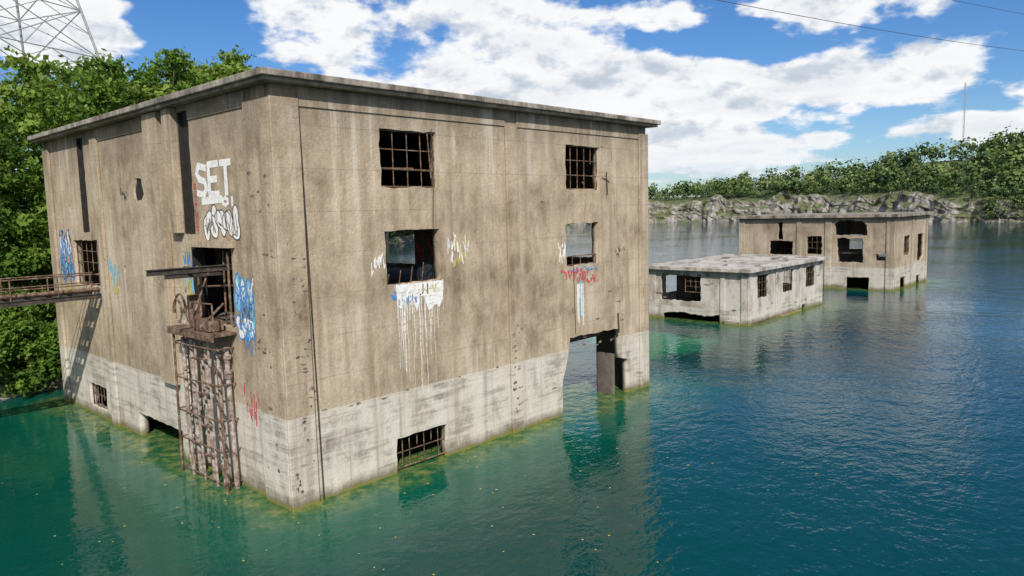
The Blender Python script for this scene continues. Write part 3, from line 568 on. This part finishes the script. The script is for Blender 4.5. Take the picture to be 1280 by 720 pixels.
for z in np.arange(20,92,2):
    a=(z/2%3)*2.094; L.append(((mx+.5*math.cos(a),my+.5*math.sin(a),z),(mx+.5*math.cos(a+2.09),my+.5*math.sin(a+2.09),z+2),.08))
rods("radio_mast",L,M_GALV,None,5)
# ------------------------------------------------------------------ WATER
def water():
    m,t,b=material("quarry_water"); g=t.new("ShaderNodeNewGeometry"); P=g.outputs['Position']; x,y,z=t.sep(P)
    def box(cx,cy,hx,hy):
        a=t.vmath('ABSOLUTE',t.vmath('SUBTRACT',t.comb(x,y,0.0),(cx,cy,0))); q=t.vmath('MAXIMUM',t.vmath('SUBTRACT',a,(hx,hy,0)),(0,0,0)); return t.vmath('LENGTH',q,out=1)
    d1=box(LX/2,LY/2,LX/2,LY/2); d2=box(55.6,9.9,8.6,5.1); d3=box(86.5,11.6,7.2,9.4)
    dl=box(32,8,6,3.0)
    wv=t.noise(P,.45,4,.65); warp=t.math('SUBTRACT',wv,.5)
    big=t.noise(P,.035,3,.5)
    dist=t.vmath('LENGTH',t.vmath('SUBTRACT',P,(-4,12,0)),out=1)
    f=t.math('ADD',t.mr(dist,14,80),t.math('MULTIPLY',t.math('SUBTRACT',big,.5),.7))
    c=t.ramp(f,[(.0,(.0006,.056,.042)),(.30,(.0006,.045,.043)),(.6,(.0010,.036,.047)),(1.,(.0015,.032,.052))])
    dm=t.math('MINIMUM',d1,t.math('MINIMUM',d2,d3))
    dw=t.math('MULTIPLY_ADD',warp,3.6,dm)
    c=t.mix(t.mr(dw,7,.5,0,.8,True),c,(.004,.100,.058))
    gr=t.ramp(t.noise(t.scale(P,(1,1,1)),1.6,5,.72),[(.40,(.012,.085,.035)),(.52,(.09,.15,.04)),(.62,(.21,.22,.07))])
    c=t.mix(t.mr(dw,2.3,.3,0,.85,True),c,gr)
    dd=t.math('MULTIPLY_ADD',warp,7,dl); c=t.mix(t.mr(dd,3,.2,0,.8,True),c,(.012,.20,.10))
    t.l.new(c,b.inputs['Base Color']); b.inputs['Roughness'].default_value=.02; b.inputs['IOR'].default_value=1.36
    w1=t.noise(t.scale(P,(1,1.4,1)),1.3,3,.55,.3); w2=t.noise(P,4.2,2,.5,.2); w3=t.noise(P,.34,2,.5)
    h=t.math('MULTIPLY_ADD',w2,.13,t.math('MULTIPLY',w1,.45)); h=t.math('MULTIPLY_ADD',w3,.70,h)
    h=t.math('MULTIPLY',h,t.mr(big,.38,.62,.35,1.0)); h=t.math('MULTIPLY',h,t.mr(dist,10,60,.50,1.1))
    bump(t,h,1.0,.14,b); return m
mesh_obj("water",[(-700,-700,0),(1200,-700,0),(1200,1100,0),(-700,1100,0)],[(0,1,2,3)],water())
q=random.Random(8); V=[];Fc=[]
for _ in range(170):
    a=q.uniform(0,2*math.pi); rr_=.045*q.uniform(.5,1.1); cx=q.uniform(-14,16); cy=q.uniform(-13,12)
    if cx>-.5 and cy>-.5: continue
    k=len(V); V+=[(cx+rr_*math.cos(a+i*1.257),cy+rr_*math.sin(a+i*1.257),.012) for i in range(5)]; Fc.append(tuple(range(k,k+5)))
mesh_obj("floating_leaves",V,Fc,P_YEL)
# ------------------------------------------------------------------ SKY
sun_v=Vector((-.84,-1.0,1.06)).normalized(); el=math.asin(sun_v.z); rot=math.atan2(sun_v.x,sun_v.y)
w=bpy.data.worlds.new("World"); S.world=w; w.use_nodes=True; t=NT(w.node_tree); bg=t.n['Background']
sky=t.new("ShaderNodeTexSky",sky_type='NISHITA'); sky.sun_disc=False; sky.sun_elevation=el; sky.sun_rotation=rot; sky.air_density=1.0; sky.dust_density=.3; sky.ozone_density=1.6
hs=t.new("ShaderNodeHueSaturation"); hs.inputs['Saturation'].default_value=1.18; t.l.new(sky.outputs[0],hs.inputs['Color'])
tc=t.new("ShaderNodeTexCoord"); Dv=t.vmath('NORMALIZE',tc.outputs['Generated']); x,y,z=t.sep(Dv)
az=t.math('MULTIPLY',t.math('ARCTAN2',y,x),57.2958); elv=t.math('MULTIPLY',t.math('ARCSINE',z),57.2958)
skc=t.mix(1.0,hs.outputs[0],t.ramp(t.mr(elv,0,22),[(0,(.66,.78,1.0)),(.35,(.54,.74,1.0)),(1,(.48,.74,1.05))]),'MULTIPLY')
zc=t.math('MAXIMUM',z,0.0); inv=t.math('DIVIDE',1.0,t.math('ADD',zc,.09)); pl=t.comb(t.math('MULTIPLY',x,inv),t.math('MULTIPLY',y,inv),0.0)
wn=t.noise(t.scale(Dv,(1,1,2.2)),7,3,.6,out=1); wx,wy,wz=t.sep(wn)
azd=t.math('MULTIPLY_ADD',t.math('SUBTRACT',wx,.5),10,az); eld=t.math('MULTIPLY_ADD',t.math('SUBTRACT',wy,.5),5,elv)
blobs=[(40,9.6,9,3.6,.52),(47,7,7,2.6,.3),(30,8.0,6,2.6,.45),(55.5,14,7.0,3.0,.55),(17.5,8.7,6.5,1.9,.55),(24,6.5,5,2.0,.35),(17.5,13.6,7.5,1.5,.60),(11,4.6,5,1.4,.5),(71.5,11.8,3,2.6,.5),(30,3.8,9,2.0,.45),(8,7.2,2.2,.9,.45),(43,14.5,6,1.6,.42),(32,14,3.5,1.2,.42),(78,13,5,3,.45),
 (26.5,12.0,3.2,1.3,-.35),(65,14,3,2.5,-.25),(20,6.2,4,.7,-.25)]
acc=None
for a,e,s1,s2,am in blobs:
    u=t.math('MULTIPLY_ADD',azd,1/s1,-a/s1); v=t.math('MULTIPLY_ADD',eld,1/s2,-e/s2); q=t.math('MULTIPLY_ADD',u,u,t.math('MULTIPLY',v,v)); g=t.math('EXPONENT',t.math('MULTIPLY',q,-1.0))
    acc=t.math('MULTIPLY',g,am) if acc is None else t.math('MULTIPLY_ADD',g,am,acc)
n1=t.noise(pl,1.5,5,.62,.2)
Ds=t.scale(Dv,(1,1,1.7)); n2=t.noise(Ds,12,6,.58); n2b=t.noise(t.vmath('ADD',Ds,(-.005,-.007,.030)),12,4,.58)
far=t.mr(t.math('ABSOLUTE',t.math('SUBTRACT',az,42)),45,60,0,.25)
den=t.math('ADD',t.math('ADD',t.math('MULTIPLY',n1,.75),t.math('MULTIPLY',n2,.90)),t.math('ADD',acc,far))
mask=t.mr(den,.98,1.16,0,1,True)
thick=t.mr(den,1.05,1.45,0,1,True)
sh=t.mr(t.math('SUBTRACT',n2b,n2),-.04,.16,0,1,True)
gr=t.math('ADD',t.math('MULTIPLY',sh,.80),t.math('MULTIPLY',thick,t.mr(n1,.4,.65,.0,.35)),clamp=True)
ccol=t.mix(gr,(9.4,9.4,9.4,1),(5.1,5.7,6.6,1))
haze=t.mr(elv,6,0,0,.45); ccol=t.mix(haze,ccol,(6.4,7.3,8.3,1))
final=t.mix(t.math('MULTIPLY',mask,t.mr(elv,.3,3,.3,.97)),skc,ccol)
t.l.new(final,bg.inputs['Color']); bg.inputs['Strength'].default_value=.105
sd=bpy.data.lights.new("sun","SUN"); sd.energy=4.9; sd.angle=math.radians(.53); sd.color=(1,.94,.855); so=link(bpy.data.objects.new("sun",sd)); so.rotation_euler=sun_v.to_track_quat('Z','Y').to_euler(); so.location=(-50,-60,80)
# ------------------------------------------------------------------ CAMERA
ps,th,ro,f=math.radians(42.895),math.radians(6.038),math.radians(-1.453),917.8
Fv=Vector((math.cos(ps)*math.cos(th),math.sin(ps)*math.cos(th),-math.sin(th))); Rv=Vector((math.sin(ps),-math.cos(ps),0)); Uv=Rv.cross(Fv)
R2=Rv*math.cos(ro)+Uv*math.sin(ro); U2=-Rv*math.sin(ro)+Uv*math.cos(ro)
cd=bpy.data.cameras.new("camera"); cd.sensor_width=36; cd.lens=f/1280*36; cd.clip_end=6000; cd.clip_start=.1
co=bpy.data.objects.new("camera",cd); Mx=Matrix((R2,U2,-Fv)).transposed().to_4x4(); Mx.translation=Vector((-13.172,-23.178,10.497)); co.matrix_world=Mx; COL.objects.link(co); S.camera=co
S.view_settings.view_transform='Standard'; S.view_settings.look='None'; S.view_settings.exposure=0
